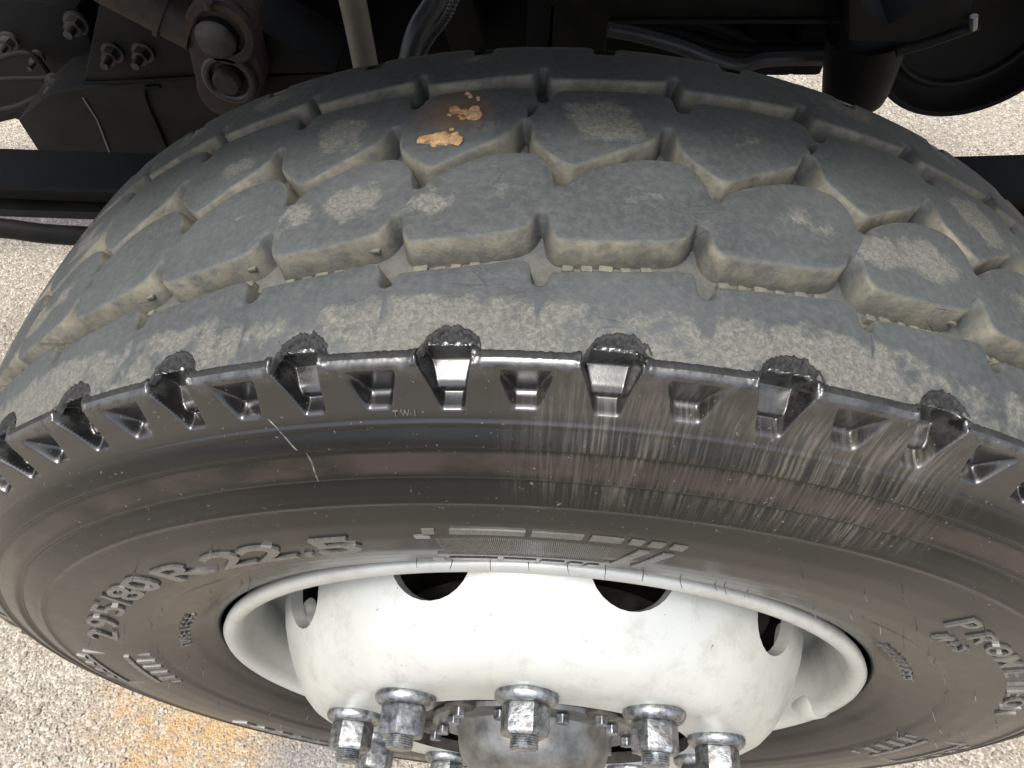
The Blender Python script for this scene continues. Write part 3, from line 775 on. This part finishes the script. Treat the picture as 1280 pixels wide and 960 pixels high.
# ------------------------------------------------------------------ steel wheel
rim_prof = [(.2445, .02), (.2445, -.030), (.250, -.044), (.2655, -.056), (.2705, -.066), (.2715, -.074), (.2695, -.079), (.2725, -.094), (.2755, -.104), (.2790, -.1120),
            (.2808, -.1190), (.2826, -.1245), (.2856, -.1285), (.2900, -.1302), (.2945, -.1294), (.2972, -.1262), (.2968, -.1210), (.2900, -.112), (.2850, -.100), (.2830, -.06), (.255, -.04), (.252, .02)]
rim_prof2 = [(.2445, .02), (.252, .02), (.283, .06), (.285, .10), (.29, .112), (.295, .118), (.2955, .124), (.289, .125), (.281, .115), (.275, .10), (.268, .06)]
rim = rev_obj('rim', rim_prof, M_RIM, wheel, 200, True, (0, 0, H), 60)
rev_obj('inner_flange', rim_prof2, M_RIM, rim, 120, True, (0, 0, 0), 60)
def build_disc():
    outer = [(.2440, .010), (.2440, -.038), (.2470, -.056), (.2505, -.074), (.2502, -.091), (.2455, -.109), (.2390, -.125), (.2320, -.139), (.2245, -.152), (.2165, -.163), (.2080, -.1710), (.1990, -.1756), (.1890, -.1777), (.178, -.1782), (.150, -.1782), (.1420, -.1780)]
    pts = [Vector(p) for p in outer]; fine = []
    for a, b in zip(pts[:-1], pts[1:]):
        n = max(1, int((b - a).length / .006)); fine += [a.lerp(b, i / n) for i in range(n)]
    fine.append(pts[-1])
    inner = []
    for i in range(len(fine)):
        t = (fine[min(i + 1, len(fine) - 1)] - fine[max(i - 1, 0)]).normalized(); nn = Vector((t.y, -t.x))
        inner.append(fine[i] - nn * -.0 + Vector((-abs(t.y), abs(t.x))) * .011)
    prof = [tuple(p) for p in fine] + [tuple(p) for p in inner[::-1]]
    v, f = revolve(prof, 220, True)
    bm = bmesh.new(); me = mesh('wheel_disc', v, f); bm.from_mesh(me); bmesh.ops.recalc_face_normals(bm, faces=bm.faces[:]); bm.to_mesh(me); bm.free()
    ob = bpy.data.objects.new('wheel_disc', me); C.objects.link(ob)
    cb = bmesh.new()
    for k in range(10):
        a = R(18 + 36 * k)
        c = Vector((.2475, -.0985)); d2 = Vector((.95, -.33)).normalized()    # hole axis in (r, y): outward and towards the viewer
        ax = Vector((d2.x * math.sin(a), d2.y, d2.x * math.cos(a))); tx = Vector((math.cos(a), 0, -math.sin(a))); ty = ax.cross(tx).normalized()
        cc = Vector((c.x * math.sin(a), c.y, c.x * math.cos(a)))
        n = 28; top = []; bot = []
        for i in range(n):
            q = 2 * math.pi * i / n; off = tx * (.0345 * math.cos(q)) + ty * (.0335 * math.sin(q))
            top.append(cb.verts.new(cc + off + ax * .035)); bot.append(cb.verts.new(cc + off - ax * .05))
        cb.faces.new(top); cb.faces.new(bot[::-1])
        for i in range(n): cb.faces.new((top[i], bot[i], bot[(i + 1) % n], top[(i + 1) % n]))
    bmesh.ops.recalc_face_normals(cb, faces=cb.faces[:])
    cm = bpy.data.meshes.new('cut'); cb.to_mesh(cm); cb.free(); co = bpy.data.objects.new('cut', cm); C.objects.link(co)
    md = ob.modifiers.new('b', 'BOOLEAN'); md.object = co; md.operation = 'DIFFERENCE'; md.solver = 'EXACT'
    dg = bpy.context.evaluated_depsgraph_get(); res = bpy.data.meshes.new_from_object(ob.evaluated_get(dg))
    bpy.data.objects.remove(ob); bpy.data.objects.remove(co)
    res.name = 'wheel_disc'; res.materials.clear()
    res.polygons.foreach_set('use_smooth', [True] * len(res.polygons)); sharp(res, 30)
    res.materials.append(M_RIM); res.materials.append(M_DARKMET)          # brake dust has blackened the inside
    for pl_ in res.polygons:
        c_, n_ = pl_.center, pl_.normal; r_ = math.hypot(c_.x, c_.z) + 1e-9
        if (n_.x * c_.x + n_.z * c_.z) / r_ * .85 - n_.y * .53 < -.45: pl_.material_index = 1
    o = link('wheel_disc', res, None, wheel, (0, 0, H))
    # rolled painted lip of each hand hole
    return o
disc = build_disc()
# nuts
def build_nut_meshes():
    bm = bmesh.new(); r = .0188; ya, yb = -.1862, -.2090      # hex body with turned ends
    secs = [(ya, .94), (ya - .0018, 1.), (yb + .0030, 1.), (yb, .90)]; prev = None
    for y, s_ in secs:
        cur = [bm.verts.new((r * s_ * math.sin(R(60 * k + 30)), y, r * s_ * math.cos(R(60 * k + 30)))) for k in range(6)]
        if prev:
            for k in range(6): bm.faces.new((prev[k], prev[(k + 1) % 6], cur[(k + 1) % 6], cur[k]))
        else: bm.faces.new(cur)
        prev = cur
    bm.faces.new(prev[::-1])
    bmesh.ops.bevel(bm, geom=bm.edges[:], offset=.0011, segments=2, affect='EDGES', profile=.6)
    hexm = bm_mesh('wheel_nut', bm, 25)
    wp = [(.010, -.1778), (.0238, -.1778), (.0246, -.1795), (.0244, -.1822), (.0228, -.1850), (.0205, -.1864), (.010, -.1864)]
    v, f = revolve(wp, 40); bm = bmesh.new(); m_ = mesh('x', v, f); bm.from_mesh(m_); wash = bm_mesh('washer', bm, 40)
    sp = [(0, -.18), (.0108, -.18), (.0108, -.2088)]
    y = -.2090
    for k in range(5): sp += [(.0109, y), (.0101, y - .0008)]; y -= .0016
    sp += [(.0102, y), (.0088, y - .0012), (0, y - .0012)]
    v, f = revolve(sp, 28, False); bm = bmesh.new(); m_ = mesh('x', v, f); bm.from_mesh(m_); bmesh.ops.remove_doubles(bm, verts=bm.verts[:], dist=1e-6); stud = bm_mesh('stud', bm, 30)
    return hexm, wash, stud
hexm, washm, studm = build_nut_meshes()
for me_ in (hexm, washm, studm): me_.materials.append(M_NUT)
for k in range(10):
    a = R(36 * k - .2); p = (.1675 * math.sin(a), 0, .1675 * math.cos(a) + H)
    nut = link('wheel_nut', hexm, None, wheel, p); nut.rotation_euler = (0, random.Random(k).uniform(0, 1.05), 0)
    link('washer', washm, None, nut); link('stud', studm, None, nut)
# hub and its cap
hub = rev_obj('hub', [(0, .05), (.138, .05), (.138, -.150), (.134, -.1560), (.124, -.1585), (.118, -.1600), (.1165, -.1640), (.112, -.1655), (.06, -.1655), (0, -.1655)], M_DARKMET, wheel, 96, False, (0, 0, H), 35)
cap = rev_obj('hub_cap', [(.0, -.1660), (.0960, -.1660), (.0975, -.1685), (.0955, -.1720), (.0800, -.1730), (.0735, -.1745), (.0712, -.1780), (.0700, -.1880), (.0670, -.1980), (.0600, -.2075), (.048, -.2140), (.028, -.2180), (0, -.2190)], M_CAP, wheel, 96, False, (0, 0, H), 40)
bmb = bmesh.new(); bmesh.ops.create_cone(bmb, cap_ends=True, segments=6, radius1=.0064, radius2=.0060, depth=.0075, matrix=Matrix.Rotation(R(90), 4, 'X'))
bmesh.ops.bevel(bmb, geom=bmb.edges[:], offset=.0006, segments=1, affect='EDGES'); boltm = bm_mesh('bolt', bmb, 25); boltm.materials.append(M_NUT)
v, f = revolve([(0, -.166), (.0135, -.166), (.0135, -.1725), (.012, -.1745), (0, -.1745)], 24, False)
lobem = sharp(mesh('lug', v, f), 35); lobem.materials.append(M_DARKMET)
for k in range(10):
    a = R(36 * k + 18)
    if k % 2 == 0 or True:
        b = link('bolt', boltm, None, cap, (.0860 * math.sin(a), -.1775, .0860 * math.cos(a)))
    if k % 2 == 0:
        link('lug', lobem, None, cap, (.103 * math.sin(a + .3), 0, .103 * math.cos(a + .3)))
        link('bolt', boltm, None, cap, (.103 * math.sin(a + .3), -.1775, .103 * math.cos(a + .3)))
# valve stem painted over with the wheel, in the dish beside the disc
a = R(76)
def wpt(r, y, tdeg): return Vector((r * math.sin(R(tdeg)), y, r * math.cos(R(tdeg))))
def vp(px, py, Y): return at(px, py, Y) - Vector((0, 0, H))
vs = link('valve_stem', tube_mesh('valve_stem', [vp(925, 905, -.070), vp(962, 892, -.098), vp(1004, 882, -.112)], .0125, 22), M_RIM, wheel, (0, 0, H))
link('valve_cap', tube_mesh('valve_cap', [vp(1000, 883, -.1115), vp(1003, 882, -.112), vp(1022, 878, -.116), vp(1025, 877, -.1165)], .0128, 20, True, lambda i: (.0130, .0155, .0150, .011)[i]), M_RIM, vs)
# brake drum seen through the hand holes
drum = rev_obj('brake_drum', [(.10, -.075), (.212, -.075), (.224, -.066), (.226, .02), (.228, .03), (.228, .10), (.10, .10)], M_GREY, wheel, 72, True, (0, 0, H), 35)
for k in range(16):
    t = 22.5 * k + 4
    bm = bmesh.new(); box_bm(bm, wpt(.2265, .0, t), (.018, .05, .010), Matrix.Rotation(R(t), 3, 'Y'), .003)
    link('cooling_fin', bm_mesh('cooling_fin', bm), M_DARKMET, drum)

# ------------------------------------------------------------------ clay crumbs lying on the tread
def clump(px, py, size, n, seed, label):
    rg = random.Random(seed)
    # point on the tread: march the camera ray
    d = CAMM @ Vector(((px - 640) / F, -(py - 480) / F, -1.0)); t = .1
    while t < 1.2:
        q = CAMO + d * t
        if math.hypot(q.x, q.z - H) < rtop(q.y): break
        t += .0003
    nrm = Vector((q.x, 0, q.z - H)).normalized(); tx = nrm.cross(Vector((0, 1, 0))).normalized(); ty = Vector((0, 1, 0))
    bm = bmesh.new()
    for k in range(n):
        s_ = size * rg.uniform(.10, .30) * (1.7 if k == 0 else 1); ox, oy = rg.gauss(0, size * .34), rg.gauss(0, size * .26)
        g = bmesh.ops.create_icosphere(bm, subdivisions=2, radius=1)
        for v_ in g['verts']:
            c = v_.co.copy(); k_ = 1 + .45 * nz(c.x * 2.2 + k * 5, c.y * 2.2, c.z * 2.2 + seed)
            c = c * k_ * s_; ox_, oy_ = ox + c.x, oy + c.y * .8
            v_.co = q + tx * ox_ + ty * oy_ + nrm * max(c.z * .5 + s_ * .28, -.0004)
    me = bm_mesh('clay_clump', bm, 28)
    o = link('clay_clump', me, M_CLAY); tag(o, label, 'clay', 'clay crumbs stuck on one tread block')
    return o
clump(550, 175, .0130, 24, 11, 'flat crumbly cluster of pale orange clay beside the notch of a tread block')
clump(585, 142, .0125, 14, 12, 'largest solid lump of orange clay in the middle of a tread block')
clump(586, 119, .0060, 4, 13, 'small orange clay crumb close to the inboard groove of the tread')
clump(597, 124, .0040, 3, 14, 'tiny pale clay crumb next to a slightly larger crumb')

# ------------------------------------------------------------------ axle and running gear behind the wheel
axle = empty('front_axle', (0, 0, 0)); tag(axle, 'black forged front axle beam behind the wheel', 'axle')
link('axle_stub', tube_mesh('axle_stub', [(0, .04, H), (0, .25, H)], .075, 28), M_BLACK, axle)
bm = bmesh.new(); box_bm(bm, (0, .95, .43), (.11, 1.40, .11), None, .015); link('axle_beam', bm_mesh('axle_beam', bm), M_BLACK, axle)
link('brake_chamber', tube_mesh('brake_chamber', [(-.17, .30, H + .12), (-.17, .44, H + .12)], .085, 28), M_BLACK, axle)
link('brake_bracket', tube_mesh('brake_bracket', [(-.17, .32, H + .12), (0, .22, H)], .03, 14), M_BLACK, axle)
def beam_x(name, x0, x1, y0, y1, zf, th, mat, parent, n=40, bev=.004):
    """leaf running along x with a curve zf(x), between y0 and y1"""
    V = []; Fa = []
    for i in range(n + 1):
        x = x0 + (x1 - x0) * i / n; z = zf(x)
        for (yy, zz) in ((y0, z - th + bev), (y0, z - bev), (y0 + bev, z), (y1 - bev, z), (y1, z - bev), (y1, z - th + bev), (y1 - bev, z - th), (y0 + bev, z - th)): V.append((x, yy, zz))
    for i in range(n):
        for k in range(8): Fa.append((i * 8 + k, i * 8 + (k + 1) % 8, (i + 1) * 8 + (k + 1) % 8, (i + 1) * 8 + k))
    Fa.append(tuple(range(8))); Fa.append(tuple(n * 8 + k for k in range(8))[::-1])
    bm = bmesh.new(); m_ = mesh('x', V, Fa); bm.from_mesh(m_)
    return link(name, bm_mesh(name, bm, 30), mat, parent)
spring = empty('leaf_spring', (0, .46, 0)); spring.location = (0, 0, 0)
tag(spring, 'black leaf spring running lengthwise behind the tyre', 'leaf spring')
zt = at(0, 191, .50).z + .008
beam_x('leaf', -1.45, 1.45, .42, .50, lambda x: zt - .012 + .020 * (x / .7) ** 2 * (1 if x > 0 else .6), .024, M_BLACK, spring)
beam_x('leaf', -1.10, 1.10, .405, .50, lambda x: zt - .038 + .018 * (x / .7) ** 2 * (1 if x > 0 else .5), .013, M_GREY, spring)
beam_x('leaf', -.85, .80, .42, .50, lambda x: zt - .053 + .016 * (x / .7) ** 2, .013, M_BLACK, spring)
bm = bmesh.new(); box_bm(bm, (0, .46, (zt - .064 + .47) / 2), (.12, .10, zt - .064 - .47), None, .006); link('spring_seat', bm_mesh('spring_seat', bm), M_BLACK, spring)
for sx in (-.05, .05):
    link('u_bolt', tube_mesh('u_bolt', [(sx, .408, .47), (sx, .408, zt + .01), (sx, .46, zt + .018), (sx, .512, zt + .01), (sx, .512, .47)], .009, 10), M_GREY, spring)
rod = link('tie_rod', tube_mesh('tie_rod', bez([at(-160, 272, .56), at(0, 285, .56), at(120, 296, .56), (-.10, .56, at(120, 296, .56).z - .02)], 6), .0165, 18), M_GREY)
tag(rod, 'thin dark steering rod below the leaf spring', 'tie rod')
# chassis: rail, hanger casting, brackets
ch = empty('truck_chassis', (0, 0, 0)); tag(ch, 'black truck chassis rail with brackets above the spring', 'chassis')
YP = .64
low = [at(x, y, YP) for x, y in ((52, 196), (22, 150), (60, 118), (118, 108), (240, 99), (420, 92), (440, 200))]
link('hanger_web', extrude_poly('hanger_web', low, .10, .004), M_GREY, ch)
up = [at(x, y, YP - .02) for x, y in ((104, 104), (132, -40), (330, 40), (420, 91), (240, 96))]
hp = link('hanger_plate', extrude_poly('hanger_plate', up, .10, .004), M_GREY, ch)
link('weld_seam', tube_mesh('weld_seam', [at(104, 104, YP - .022), at(170, 101, YP - .022), at(240, 97, YP - .022), at(330, 93, YP - .022)], .003, 8), M_BLACK, ch)
link('scratch_ridge', tube_mesh('scratch_ridge', [at(104, 122, YP - .001), at(122, 150, YP - .001), at(137, 190, YP - .001)], .0016, 8), M_BEIGE, ch)
link('cable_clip', tube_mesh('cable_clip', bez([at(200, 108, YP - .003), at(182, 110, YP - .004), at(184, 128, YP - .004), at(198, 160, YP - .003), at(208, 184, YP - .003)], 5), .0025, 8), M_BLACK, ch)
def bolt_at(px, py, Y, r, parent, mat=M_DARKMET):
    p = at(px, py, Y); bm = bmesh.new()
    bmesh.ops.create_cone(bm, cap_ends=True, segments=18, radius1=r * 1.35, radius2=r * 1.35, depth=.006, matrix=Matrix.Translation(p + Vector((0, -.002, 0))) @ Matrix.Rotation(R(90), 4, 'X'))
    bmesh.ops.create_cone(bm, cap_ends=True, segments=6, radius1=r, radius2=r, depth=.018, matrix=Matrix.Translation(p + Vector((0, -.010, 0))) @ Matrix.Rotation(R(90), 4, 'X') @ Matrix.Rotation(.3, 4, 'Z'))
    bmesh.ops.create_cone(bm, cap_ends=True, segments=12, radius1=r * .55, radius2=r * .5, depth=.02, matrix=Matrix.Translation(p + Vector((0, -.026, 0))) @ Matrix.Rotation(R(90), 4, 'X'))
    return link('bolt', bm_mesh('bolt', bm, 30), mat, parent)
bolt_at(142, 64, YP - .02, .011, ch); bolt_at(180, 64, YP - .02, .011, ch)
bolt_at(96, 28, .78, .014, ch); bolt_at(12, 50, .78, .011, ch); bolt_at(48, 70, .78, .008, ch); bolt_at(70, 102, .70, .011, ch); bolt_at(337, 45, .78, .011, ch); bolt_at(342, 62, .78, .008, ch)
link('edge_flange', tube_mesh('edge_flange', [at(118, -12, YP - .028), at(180, 27, YP - .028), at(242, 64, YP - .028)], .004, 8), M_GREY, ch)
link('loop_bracket', tube_mesh('loop_bracket', bez([at(-30, 142, .74), at(20, 134, .74), at(58, 116, .74), at(80, 104, .74)], 6), .0065, 10), M_GREY, ch)
link('loop_bracket', tube_mesh('loop_bracket', bez([at(-30, 82, .74), at(30, 66, .74), at(56, 86, .74), at(56, 97, .74), at(20, 98, .74), at(-30, 100, .74)], 6), .005, 10), M_GREY, ch)
# rail on the right with its lower flange, the bracket with a round cut-out and the stub tube
rp = [at(x, y, .66) for x, y in ((640, -60), (1075, -60), (1075, 22), (770, 22), (700, 5))]
link('chassis_rail', extrude_poly('chassis_rail', rp, .09, .004), M_GREY, ch)
link('rail_flange', tube_mesh('rail_flange', [at(768, 27, .655), at(900, 26, .655), at(1062, 26, .655)], .0035, 8), M_GREY, ch)
def cut_plate():
    pts = []
    for x, y in ((1062, -60), (1062, 51), (1150, 52), (1180, 40), (1212, 22), (1228, -60)): pts.append(at(x, y, .60))
    hole = [at(1118 + 44 * math.cos(q), -14 + 46 * math.sin(q), .60) for q in np.linspace(0, 2 * math.pi, 40, endpoint=False)]
    P2 = [Vector((p.x, p.z)) for p in pts + hole]; n1, n2 = len(pts), len(hole)
    ed = [(i, (i + 1) % n1) for i in range(n1)] + [(n1 + i, n1 + (i + 1) % n2) for i in range(n2)]
    r = delaunay_2d_cdt(P2, ed, [], 1, 1e-7)
    hc = sum((Vector((p.x, p.z)) for p in hole), Vector((0, 0))) / n2; hr = (Vector((hole[0].x, hole[0].z)) - hc).length
    bm = bmesh.new(); vs_ = [bm.verts.new((q.x, .60, q.y)) for q in r[0]]
    for fa in r[2]:
        c = sum((r[0][i] for i in fa), Vector((0, 0))) / len(fa)
        if (c - hc).length < hr * .97: continue
        bm.faces.new([vs_[i] for i in fa])
    for v_ in [v_ for v_ in bm.verts if not v_.link_faces]: bm.verts.remove(v_)
    g = bmesh.ops.extrude_face_region(bm, geom=bm.faces[:])
    bmesh.ops.translate(bm, verts=[e for e in g['geom'] if isinstance(e, bmesh.types.BMVert)], vec=(0, .055, 0))
    link('cut_out_bracket', bm_mesh('cut_out_bracket', bm, 30), M_GREY, ch)
cut_plate()
tp, tq = at(1085, 40, .66), at(1066, 128, .66)
link('bump_stop', tube_mesh('bump_stop', [tp, tp.lerp(tq, .3), tp.lerp(tq, .8), tp.lerp(tq, .93), tq], .046, 28, True, lambda i: (.052, .050, .044, .040, .026)[i]), M_BLACK, ch)
link('brace_rod', tube_mesh('brace_rod', [at(1120, 64, .60), at(1160, 53, .60), at(1224, 30, .60)], .007, 10), M_GREY, ch)
link('grease_nipple', tube_mesh('grease_nipple', [at(1216, 36, .59), at(1217, 20, .59)], .005, 8), M_NUT, ch)
# shackle, rusty bushing and link
shk = empty('spring_shackle', (0, 0, 0)); tag(shk, 'rusty double-eyed shackle hanging beside the bolted hanger plate', 'shackle')
def ring_y(name, px, py, Y, r0, r1, d, mat, parent):
    c = at(px, py, Y); v_, f_ = revolve([(r0, 0), (r0 + .003, -.002), (r1 - .003, -.002), (r1, 0), (r1, d), (r0, d)], 36)
    bm = bmesh.new(); m_ = mesh('x', [(a_[0] + c.x, a_[1] + c.y, a_[2] + c.z) for a_ in v_], f_); bm.from_mesh(m_)
    return link(name, bm_mesh(name, bm, 30), mat, parent)
def disc_y(name, px, py, Y, r, d, mat, parent):
    c = at(px, py, Y); return link(name, tube_mesh(name, [c + Vector((0, d, 0)), c + Vector((0, .003, 0)), c], r, 28, True, lambda i: (r, r, r * .86)[i]), mat, parent)
pl = []
for q in np.linspace(R(-20), R(200), 16): pl.append(at(276 + 44 * math.cos(q), 44 - 44 * math.sin(q), .58))
for q in np.linspace(R(180), R(360), 16): pl.append(at(286 + 42 * math.cos(q), 100 - 46 * math.sin(q), .58))
link('shackle_plate', extrude_poly('shackle_plate', pl, .05, .004), M_RUST, shk)
ring_y('upper_eye', 276, 42, .572, .030, .044, .02, M_RUST, shk); disc_y('upper_pin', 268, 52, .565, .026, .02, M_DARKMET, shk)
ring_y('lower_eye', 286, 100, .572, .026, .036, .02, M_DARKMET, shk); disc_y('lower_pin', 282, 106, .560, .018, .02, M_RUST, shk)
link('grease_point', tube_mesh('grease_point', [at(262, 12, .56), at(260, 2, .56)], .006, 10), M_RUST, shk)
tb = tube_mesh('rusty_tube', [at(120, -40, .60), at(205, 6, .60), at(206, 7, .60), at(212, 10, .60), at(213, 11, .60), at(246, 28, .60)], .036, 26, True, lambda i: (.036, .036, .040, .040, .036, .036)[i])
link('rusty_tube', tb, M_RUST, shk)
# rods and hoses coming down behind the tyre
o = link('shock_absorber_rod', tube_mesh('shock_absorber_rod', [at(432, -40, .36), at(447, 30, .36), at(466, 130, .36)], .0125, 18), M_BEIGE); tag(o, 'dusty beige damper rod standing up behind the tyre', 'rod')
o = link('brake_hose', tube_mesh('brake_hose', bez([at(575, -60, .50), at(545, 0, .48), at(518, 48, .46), at(500, 130, .44)], 8), .0115, 16), M_HOSE); tag(o, 'thick smooth grey brake hose bending down behind the tyre', 'hose')
pts = bez([at(585, -40, .42), at(560, 18, .42), at(540, 45, .42), at(527, 70, .42), at(520, 120, .42)], 40)
o = link('corrugated_conduit', tube_mesh('corrugated_conduit', pts, .005, 12, True, lambda i: .0048 if i % 4 < 2 else .0034), M_HOSE); tag(o, 'thin corrugated cable conduit beside the thick hose', 'conduit')
eng = empty('engine_block', (0, 0, 0)); tag(eng, 'near-black engine and gearbox mass behind the chassis rail', 'engine')
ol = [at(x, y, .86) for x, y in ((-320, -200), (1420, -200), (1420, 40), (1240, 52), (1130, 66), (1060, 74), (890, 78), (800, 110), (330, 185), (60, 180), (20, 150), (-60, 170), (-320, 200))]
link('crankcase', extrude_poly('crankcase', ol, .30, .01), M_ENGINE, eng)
rg = random.Random(21)
for px, py, sx, sz in ((578, 10, .06, .10), (722, 8, .10, .13), (680, 20, .05, .1), (400, 20, .12, .16), (330, 60, .10, .08), (60, 20, .16, .10), (860, 52, .12, .05), (960, 56, .08, .06), (1010, 48, .05, .08)):
    bm = bmesh.new(); p = at(px, py, .83); box_bm(bm, p, (sx, .08, sz), Matrix.Rotation(rg.uniform(-.25, .25), 3, 'Y'), .01)
    link('casting_boss', bm_mesh('casting_boss', bm), M_GREY if px in (578, 722) else M_ENGINE, eng)
for k, (pp, r_, mt, lb) in enumerate((([(760, 36), (800, 44), (850, 58), (890, 74), (925, 82), (960, 74), (1040, 72)], .011, M_HOSE, 'lowest black rubber hose sagging under the chassis rail'),
                                     ([(780, 30), (840, 40), (900, 58), (960, 62), (1060, 64)], .008, M_BLACK, 'thin black pipe clipped along under the chassis rail'),
                                     ([(840, 22), (900, 36), (950, 60), (1000, 66), (1060, 58)], .010, M_BLACK, 'crossing black hose looping between rail and bracket'))):
    o = link('rubber_hose', tube_mesh('rubber_hose', bez([at(x, y, .74 + .02 * k) for x, y in pp], 8), r_, 12), mt); tag(o, lb, 'hose', 'hoses under the chassis rail')
# air tank with its rolled end
tk = empty('air_tank', (0, 0, 0)); tag(tk, 'black round air tank with a rolled rim hanging beside the bracket', 'tank')
c = at(1226, 44, .74)
def tank_part(name, prof, mat, parent):
    v_, f_ = revolve(prof, 64, False); bm = bmesh.new(); m_ = mesh('x', [(a_[0] + c.x, a_[1] + c.y, a_[2] + c.z) for a_ in v_], f_); bm.from_mesh(m_)
    bmesh.ops.remove_doubles(bm, verts=bm.verts[:], dist=1e-6); return link(name, bm_mesh(name, bm, 40), mat, parent)
tank_part('shell', [(0, .42), (.13, .40), (.136, .38), (.136, .004), (.132, 0), (.126, .002), (.120, .03), (.105, .045), (0, .055)], M_BLACK, tk)
tank_part('end_ring', [(.098, .046), (.099, .036), (.103, .034), (.1045, .044)], M_GREY, tk)
# unseen cab panel and lip, added and shaped to shade tread and running gear
cab = empty('cab_shade_panel', (0, 0, 0)); tag(cab, 'black panel added out of view over the wheel, shading it like a cab underside', 'shade panel')
bm = bmesh.new(); box_bm(bm, (-.05, .505, H + .648), (1.7, .98, .04), None, .01); link('shade_panel', bm_mesh('shade_panel', bm), M_BLACK, cab)
bm = bmesh.new(); box_bm(bm, (-.05, .005, H + .655), (1.74, .024, .060), None, .010); link('shade_lip', bm_mesh('shade_lip', bm), M_BLACK, cab)
